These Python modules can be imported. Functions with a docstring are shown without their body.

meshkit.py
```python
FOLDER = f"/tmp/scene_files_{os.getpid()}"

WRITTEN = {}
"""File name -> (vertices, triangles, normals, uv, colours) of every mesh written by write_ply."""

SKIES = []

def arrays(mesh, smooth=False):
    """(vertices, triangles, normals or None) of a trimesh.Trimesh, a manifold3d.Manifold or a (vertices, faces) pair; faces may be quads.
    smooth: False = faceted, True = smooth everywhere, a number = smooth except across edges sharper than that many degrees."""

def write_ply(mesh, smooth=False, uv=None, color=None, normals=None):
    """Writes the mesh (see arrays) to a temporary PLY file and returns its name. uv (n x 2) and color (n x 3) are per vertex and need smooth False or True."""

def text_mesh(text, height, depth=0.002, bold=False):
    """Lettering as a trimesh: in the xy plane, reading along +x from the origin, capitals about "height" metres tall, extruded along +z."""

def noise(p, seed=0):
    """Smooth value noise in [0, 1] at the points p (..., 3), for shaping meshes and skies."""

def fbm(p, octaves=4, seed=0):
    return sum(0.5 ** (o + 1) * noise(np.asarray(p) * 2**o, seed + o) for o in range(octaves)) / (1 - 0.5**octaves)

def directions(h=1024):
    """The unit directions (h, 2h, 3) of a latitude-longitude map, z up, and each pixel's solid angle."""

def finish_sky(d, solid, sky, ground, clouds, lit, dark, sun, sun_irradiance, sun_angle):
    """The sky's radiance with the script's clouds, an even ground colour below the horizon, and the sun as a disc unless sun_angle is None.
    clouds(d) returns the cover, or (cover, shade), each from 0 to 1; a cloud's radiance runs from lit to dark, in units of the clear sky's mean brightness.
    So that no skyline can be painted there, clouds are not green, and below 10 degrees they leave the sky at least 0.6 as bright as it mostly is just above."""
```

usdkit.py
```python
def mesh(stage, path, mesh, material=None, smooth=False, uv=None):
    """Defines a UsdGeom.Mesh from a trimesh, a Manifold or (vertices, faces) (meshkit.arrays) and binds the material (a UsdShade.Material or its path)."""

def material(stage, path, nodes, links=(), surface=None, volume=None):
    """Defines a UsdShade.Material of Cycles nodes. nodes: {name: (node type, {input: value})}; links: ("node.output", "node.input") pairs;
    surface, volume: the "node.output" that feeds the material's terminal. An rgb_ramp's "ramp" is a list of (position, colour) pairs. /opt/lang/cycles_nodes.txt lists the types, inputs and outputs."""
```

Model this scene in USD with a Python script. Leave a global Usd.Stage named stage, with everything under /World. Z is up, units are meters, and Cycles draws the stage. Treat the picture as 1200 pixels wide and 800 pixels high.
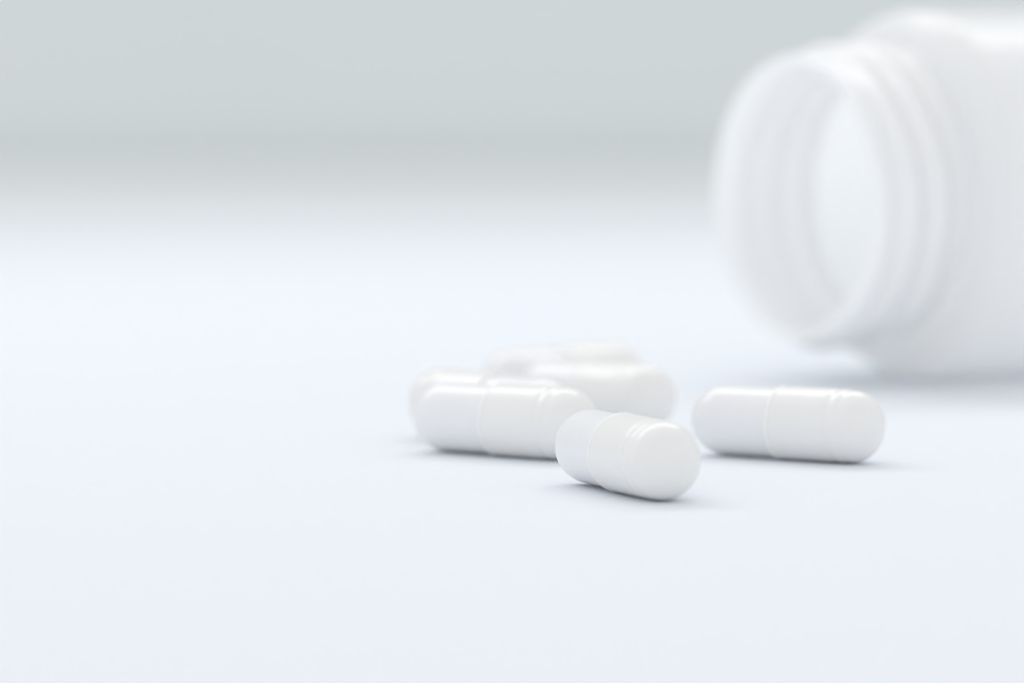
import math
import numpy as np
import trimesh
import usdkit
import meshkit
from pxr import Usd, UsdGeom, UsdLux, UsdShade, Gf

stage = Usd.Stage.CreateInMemory()
UsdGeom.SetStageUpAxis(stage, UsdGeom.Tokens.z)
UsdGeom.SetStageMetersPerUnit(stage, 1.0)
UsdGeom.Xform.Define(stage, '/World')
MM = 0.001

# ------------------------------------------------------------------ camera
CAM_H = 0.043                       # metres above the table
PITCH = math.atan(348 / 4500.0)     # looking slightly down
cam = UsdGeom.Camera.Define(stage, '/World/camera')
cam.AddTranslateOp().Set(Gf.Vec3d(0, 0, CAM_H))
cam.AddRotateXOp().Set(90 - math.degrees(PITCH))
cam.CreateFocalLengthAttr(135.0)
cam.CreateHorizontalApertureAttr(36.0)
cam.CreateVerticalApertureAttr(24.0)
cam.CreateFocusDistanceAttr(0.377)
cam.CreateFStopAttr(15.0)
cam.CreateClippingRangeAttr(Gf.Vec2f(0.01, 20.0))
cam.GetExposureAttr().Set(0.0)

# ------------------------------------------------------------------ light
# even studio surroundings (white room), no sky and no sun
usdkit.material(stage, '/World/Looks/studio_ambient',
                {'b': ('background_shader', {'color': (0.985, 0.99, 1.0), 'strength': 0.90})},
                surface='b.background')
dome = UsdLux.DomeLight.Define(stage, '/World/studio_ambient')
dome.CreateIntensityAttr(1.0)
UsdShade.MaterialBindingAPI.Apply(dome.GetPrim()).Bind(UsdShade.Material.Get(stage, '/World/Looks/studio_ambient'))
dome.GetPrim().SetCustomDataByKey('kind', 'structure')


def softbox(name, loc, target, w, h, intensity, color):
    l = UsdLux.RectLight.Define(stage, '/World/' + name)
    l.CreateWidthAttr(w)
    l.CreateHeightAttr(h)
    l.CreateIntensityAttr(intensity)
    l.CreateNormalizeAttr(False)
    l.CreateColorAttr(Gf.Vec3f(*color))
    z = np.array(loc, float) - np.array(target, float)
    z /= np.linalg.norm(z)
    x = np.cross([0, 0, 1.0], z)
    x /= np.linalg.norm(x)
    y = np.cross(z, x)
    m = Gf.Matrix4d(*x, 0, *y, 0, *z, 0, *[float(c) for c in loc], 1)
    l.AddTransformOp().Set(m)
    return l


softbox('key_softbox', (-0.13, 0.80, 0.55), (0.0, 0.0, 0.1), 0.98, 0.20, 2.9, (1.0, 1.0, 1.0))

# ------------------------------------------------------------------ materials


def noisy(path, base, amount, scale, rough, bump_scale, bump_d, bump_s=0.3, spec=0.5, sss=0.0, sss_r=0.0003, coat=0.0, sss_rgb=(1.0, 0.9, 0.8)):
    lo = tuple(c * (1 - amount) for c in base)
    nodes = {
        't': ('texture_coordinate', {}),
        'n': ('noise_texture', {'scale': scale, 'detail': 4.0, 'roughness': 0.6}),
        'r': ('rgb_ramp', {'ramp': [(0.3, lo), (0.7, base)]}),
        'bn': ('noise_texture', {'scale': bump_scale, 'detail': 5.0, 'roughness': 0.6}),
        'b': ('bump', {'strength': bump_s, 'distance': bump_d}),
        'p': ('principled_bsdf', {'roughness': rough, 'specular_ior_level': spec,
                                  'subsurface_weight': sss, 'subsurface_scale': sss_r, 'subsurface_radius': sss_rgb,
                                  'coat_weight': coat, 'coat_roughness': 0.12}),
    }
    links = [('t.object', 'n.vector'), ('t.object', 'bn.vector'), ('n.fac', 'r.fac'), ('r.color', 'p.base_color'),
             ('bn.fac', 'b.height'), ('b.normal', 'p.normal')]
    return usdkit.material(stage, path, nodes, links, surface='p.BSDF')


M_TABLE = noisy('/World/Looks/matte_white_board', (0.828, 0.862, 0.912), 0.014, 700, 0.6, 1600, 0.0002, 0.25, spec=0.08)
M_WALL = noisy('/World/Looks/pale_grey_wall', (0.715, 0.765, 0.765), 0.02, 3, 0.85, 120, 0.001, 0.1, spec=0.1)
M_CAP = noisy('/World/Looks/capsule_cap_gelatin', (0.870, 0.868, 0.857), 0.015, 260, 0.22, 420, 0.0001, 0.14, spec=0.5)
M_BODY = noisy('/World/Looks/capsule_body_gelatin', (0.862, 0.866, 0.88), 0.015, 260, 0.22, 420, 0.0001, 0.14, spec=0.5)
M_RIM = noisy('/World/Looks/capsule_cut_edge', (0.96, 0.96, 0.95), 0.01, 260, 0.35, 420, 0.0001, 0.1, spec=0.5)
M_BOTTLE = noisy('/World/Looks/bottle_wall_plastic', (0.915, 0.935, 0.985), 0.008, 50, 0.28, 200, 0.0002, 0.06, spec=0.5, sss=1.0, sss_r=0.0013, sss_rgb=(0.9, 0.95, 1.0))
M_NECK = noisy('/World/Looks/bottle_neck_plastic', (0.94, 0.957, 0.99), 0.008, 50, 0.28, 200, 0.0002, 0.06, spec=0.5, sss=1.0, sss_r=0.0005, sss_rgb=(0.9, 0.95, 1.0))

# ------------------------------------------------------------------ helpers
used = {}


def numbered(path):
    k = used.get(path, 0)
    used[path] = k + 1
    return path if k == 0 else f'{path}_{k:03d}'


def tag(prim, label=None, category=None, group=None, kind=None):
    for k, v in (('label', label), ('category', category), ('group', group), ('kind', kind)):
        if v:
            prim.SetCustomDataByKey(k, v)


def lathe(profile, segments=128, close=True, wobble=0.0, seed=0):
    """Revolves (s, r) about the x axis; s runs along x. r = 0 ends become poles; otherwise the profile is a closed loop."""
    p = np.asarray(profile, float)
    a = np.arange(segments) * 2 * np.pi / segments
    loop = p[0, 1] > 1e-9
    v = np.stack([np.repeat(p[:, 0:1], segments, 1), p[:, 1:2] * np.cos(a), p[:, 1:2] * np.sin(a)], -1)
    n = len(p)
    f = []
    rows = n if loop else n - 1
    j = np.arange(segments)
    j2 = (j + 1) % segments
    for i in range(rows):
        i2 = (i + 1) % n
        q = np.stack([i * segments + j, i2 * segments + j, i2 * segments + j2, i * segments + j2], -1)
        f.append(q[:, [0, 1, 2]])
        f.append(q[:, [0, 2, 3]])
    m = trimesh.Trimesh(v.reshape(-1, 3), np.vstack(f), process=False)
    m.merge_vertices(digits_vertex=9)
    m.update_faces(m.nondegenerate_faces())
    m.remove_unreferenced_vertices()
    if m.volume < 0:
        m.invert()
    return m


def smooth_profile(pts, step):
    """Resamples a polyline finely."""
    pts = np.asarray(pts, float)
    out = [pts[0]]
    for a, b in zip(pts[:-1], pts[1:]):
        k = max(1, int(np.ceil(np.linalg.norm(b - a) / step)))
        out += [a + (b - a) * t / k for t in range(1, k + 1)]
    return np.array(out)


def arc(cs, cr, rs, rr, a0, a1, n):
    t = np.radians(np.linspace(a0, a1, n))
    return [(cs + rs * math.cos(x), cr + rr * math.sin(x)) for x in t]


# ------------------------------------------------------------------ setting: table and wall
def slab(x0, x1, y0, y1, z0, z1):
    m = trimesh.creation.box(extents=(x1 - x0, y1 - y0, z1 - z0))
    m.apply_translation(((x0 + x1) / 2, (y0 + y1) / 2, (z0 + z1) / 2))
    return m


TABLE_BACK = 0.962
t = usdkit.mesh(stage, '/World/table_top', slab(-1.0, 1.0, -0.5, TABLE_BACK, -0.02, 0.0), M_TABLE)
tag(t.GetPrim(), 'smooth matte white tabletop under the capsules and bottle', 'tabletop', kind='structure')
w = usdkit.mesh(stage, '/World/wall', slab(-2.5, 2.5, 2.0, 2.08, -1.2, 1.6), M_WALL)
tag(w.GetPrim(), 'plain pale grey green wall behind the table', 'wall', kind='structure')
M_BOARD = noisy('/World/Looks/off_white_board', (0.81, 0.845, 0.855), 0.02, 3, 0.8, 120, 0.001, 0.1, spec=0.1)
wb = usdkit.mesh(stage, '/World/wall_board', slab(-2.49, 2.49, 1.982, 1.997, -1.19, -0.022), M_BOARD)
tag(wb.GetPrim(), 'off white board along the lower wall just behind the far table edge', 'wall board', kind='structure')

# ------------------------------------------------------------------ capsules (two-piece, 21.7 mm long, 7.65 mm thick)
R_CAP, R_BODY, LEN = 3.825, 3.665, 21.7


def cap_profile():
    # s = 0 at the cap's closed end (dome pole), growing towards its open rim at s = 10.9
    p = [(0.0, 0.0)]
    d = 3.15                                                    # dome length
    for a in np.linspace(0, 90, 28)[1:]:
        x = math.radians(a)
        p.append((d - d * math.cos(x), 3.73 * math.sin(x) ** 0.94))
    # locking ring: shallow step, ridge, groove
    p += [(3.25, 3.735), (3.42, 3.74), (3.56, 3.755), (3.70, 3.79), (3.86, 3.815), (4.10, 3.82), (4.30, 3.80),
          (4.48, 3.765), (4.65, 3.745), (4.82, 3.765), (4.98, 3.80), (5.16, 3.822)]
    p += [(x, 3.825 + 0.012 * math.sin((x - 5.3) / 6.2 * math.pi)) for x in np.linspace(5.4, 11.20, 13)]
    p += [(11.22, 3.80), (11.22, 3.635)]
    p += [(9.94, 3.63), (9.9, 3.6), (9.9, 0.0)]
    return np.array(p)


def rim_profile():
    return np.array([(11.23, 3.64), (11.23, 3.815), (11.25, 3.845), (11.31, 3.868), (11.39, 3.872), (11.47, 3.855), (11.54, 3.80),
                     (11.58, 3.72), (11.575, 3.66), (11.55, 3.64)])


def body_profile():
    # s measured from the cap's dome pole as well; the body's dome pole is at s = LEN
    p = [(9.95, 0.0), (9.95, 3.605)]
    p += [(x, 3.61) for x in np.linspace(10.0, 17.8, 12)]
    d = 3.6
    for a in np.linspace(90, 0, 28):
        x = math.radians(a)
        p.append((LEN - d + d * math.cos(x), 3.61 * math.sin(x) ** 0.97 if a > 0 else 0.0))
    return np.array(p)


def centred(profile, seed):
    m = lathe(profile, 112)
    m.apply_translation((-LEN / 2, 0, 0))
    # faint waviness of a moulded gelatin shell
    n = np.asarray(meshkit.fbm(np.asarray(m.vertices) * 0.33 + 7.3)).reshape(-1) - 0.5
    v = np.asarray(m.vertices).copy()
    v[:, 1:] *= (1 + 0.012 * n)[:, None]
    m.vertices = v * MM
    return m


CAP_MESH = centred(cap_profile(), 1)
RIM_MESH = centred(rim_profile(), 1)
BODY_MESH = centred(body_profile(), 2)


def ground_x(px, py):
    """Table point in metres seen at a pixel of the 1200 x 800 photograph (used once to measure the layout)."""
    u, v = (px - 600) / 4500.0, (400 - py) / 4500.0
    c, s = math.cos(PITCH), math.sin(PITCH)
    d = np.array([u, c + v * s, v * c - s])
    return d[:2] * (CAM_H / -d[2])


CLS = UsdGeom.Scope.Define(stage, '/World/Looks')   # materials live here
first = None


def capsule(x, y, angle, roll, label, lift=0.0, tilt=0.3):
    """x, y: middle of the capsule on the table (metres); angle: heading of the cap end, degrees from +x."""
    global first
    path = numbered('/World/capsule')
    xf = UsdGeom.Xform.Define(stage, path)
    xf.AddTranslateOp().Set(Gf.Vec3d(x, y, (R_CAP + lift) * MM))
    # local +x points to the body end, so the cap end heads along `angle` after a half turn
    xf.AddRotateZOp().Set(angle + 180)
    xf.AddRotateYOp().Set(tilt)
    xf.AddRotateXOp().Set(roll)
    p = xf.GetPrim()
    if first is None:
        first = p
        usdkit.mesh(stage, path + '/cap', CAP_MESH, M_CAP, smooth=50)
        usdkit.mesh(stage, path + '/cap/rim', RIM_MESH, M_RIM, smooth=50)
        usdkit.mesh(stage, path + '/body', BODY_MESH, M_BODY, smooth=50)
    else:
        p.GetReferences().AddInternalReference(first.GetPath())
        p.SetInstanceable(True)
    tag(p, label, 'capsule', 'white capsules on the table')
    return p


# measured positions: middle of each capsule's foot on the table
for px, py, ang, roll, label in [
    (733, 577, -64.5, 10, 'white capsule nearest the camera, its domed cap end pointing towards the viewer'),
    (590, 534, -34, 80, 'white capsule at the left of the pile, lying broadside behind the nearest capsule'),
    (922, 538, -32, 140, 'white capsule lying alone on the right, in front of the bottle'),
    (576, 518, 138, 200, 'blurred white capsule directly behind the left broadside capsule, mostly hidden by it'),
    (698, 501, -46, 260, 'blurred white capsule behind the nearest capsule, with a bright highlight along its top'),
    (658, 480, 35, 320, 'farthest white capsule of the pile, only its blurred top showing'),
]:
    gx, gy = ground_x(px, py)
    capsule(float(gx), float(gy), ang, roll, label)

# ------------------------------------------------------------------ bottle lying on its side, open mouth towards the left
B_R = 23.7


def bottle_body_profile():
    # closed loop (s, r) in mm; s = 0 is the mouth's rim
    o = [(14.2, 18.1), (14.7, 18.25), (15.1, 18.6), (15.35, 19.1)]
    o += arc(18.9, 19.9, 3.4, B_R - 19.9, 172, 90, 16)
    o += [(x, B_R) for x in np.linspace(20.0, 74, 18)]
    o += arc(75, B_R - 5, 5, 5, 88, 2, 14)
    o += [(80, 12.0), (79.2, 9.0), (79.0, 0.0)]
    i = [(77.6, 0.0), (77.8, 9.0), (78.6, 12.5)]
    i += arc(75, B_R - 5, 3.7, 3.7, 2, 88, 10)
    i += [(x, B_R - 1.3) for x in np.linspace(74, 20.0, 14)]
    i += arc(18.9, 19.9, 2.1, B_R - 1.3 - 19.9, 90, 165, 10)
    i += [(16.7, 19.2), (16.5, 18.0), (15.9, 17.2), (15.0, 16.9), (14.2, 16.85)]
    return np.array(o), np.array(i)


def neck_profile():
    return np.array([(14.17, 16.85), (6, 16.85), (0.8, 16.85), (0.3, 16.95), (0.05, 17.15), (0.0, 17.4), (0.05, 17.6), (0.3, 17.95),
                     (0.8, 18.1), (6, 18.1), (14.17, 18.1)])


def open_lathe(p, segments=160):
    """Lathe of an open line whose middle crosses the axis twice (outer and inner skin), closed at the end ring."""
    a = np.arange(segments) * 2 * np.pi / segments
    v = np.stack([np.repeat(p[:, 0:1], segments, 1), p[:, 1:2] * np.cos(a), p[:, 1:2] * np.sin(a)], -1)
    f = []
    j = np.arange(segments)
    j2 = (j + 1) % segments
    for i in range(len(p)):
        i2 = (i + 1) % len(p)
        q = np.stack([i * segments + j, i2 * segments + j, i2 * segments + j2, i * segments + j2], -1)
        f += [q[:, [0, 1, 2]], q[:, [0, 2, 3]]]
    m = trimesh.Trimesh(v.reshape(-1, 3), np.vstack(f), process=False)
    return m


def tidy(m):
    m.merge_vertices(digits_vertex=8)
    m.update_faces(m.nondegenerate_faces())
    m.remove_unreferenced_vertices()
    if m.volume < 0:
        m.invert()
    m.vertices = np.asarray(m.vertices) * MM
    return m


def bottle_body_mesh():
    o, i = bottle_body_profile()
    m = open_lathe(np.vstack([o, i]))
    # drop the sliver ring between the two poles
    c = np.asarray(m.triangles)
    r = np.hypot(c[:, :, 1], c[:, :, 2]).max(1)
    m.update_faces(r > 1e-6)
    return tidy(m)


def screw_thread_mesh(turns=2.4, pitch=4.4, s0=2.0, r=18.03):
    n = int(turns * 96)
    sec = np.array([(-1.05, 0.12), (-0.8, 0.35), (-0.38, 1.15), (0.0, 1.4), (0.38, 1.15), (0.8, 0.35), (1.05, 0.12)])
    k = len(sec)
    v, f = [], []
    for q in range(n + 1):
        a = 2 * math.pi * q / 96 + math.pi - 1.2
        s = s0 + pitch * q / 96
        fade = min(1.0, q / 14, (n - q) / 14)
        fade = max(fade, 0.02)
        for ds, dr in sec:
            rr = r + 0.12 + (dr - 0.12) * fade
            v.append((s + ds * (0.35 + 0.65 * fade), rr * math.cos(a), rr * math.sin(a)))
    for q in range(n):
        for b in range(k):
            b2 = (b + 1) % k
            i0, i1, i2, i3 = q * k + b, q * k + b2, (q + 1) * k + b2, (q + 1) * k + b
            f += [(i0, i1, i2), (i0, i2, i3)]
    for base, flip in ((0, False), (n * k, True)):
        for b in range(1, k - 1):
            tri = (base, base + b + 1, base + b)
            f.append(tri[::-1] if flip else tri)
    m = trimesh.Trimesh(np.array(v), np.array(f), process=False)
    trimesh.repair.fix_normals(m)
    m.vertices = np.asarray(m.vertices) * MM
    return m


BOTTLE_HEADING = 31.0
bx = UsdGeom.Xform.Define(stage, '/World/bottle')
bx.AddTranslateOp().Set(Gf.Vec3d(0.0353, 0.484, B_R * MM))
bx.AddRotateZOp().Set(BOTTLE_HEADING)
tag(bx.GetPrim(), 'open white plastic pill bottle lying on its side, threaded mouth facing left', 'bottle')
usdkit.mesh(stage, '/World/bottle/body', bottle_body_mesh(), M_BOTTLE, smooth=45)
usdkit.mesh(stage, '/World/bottle/neck', tidy(open_lathe(neck_profile())), M_NECK, smooth=45)
usdkit.mesh(stage, '/World/bottle/screw_thread', screw_thread_mesh(), M_NECK, smooth=45)
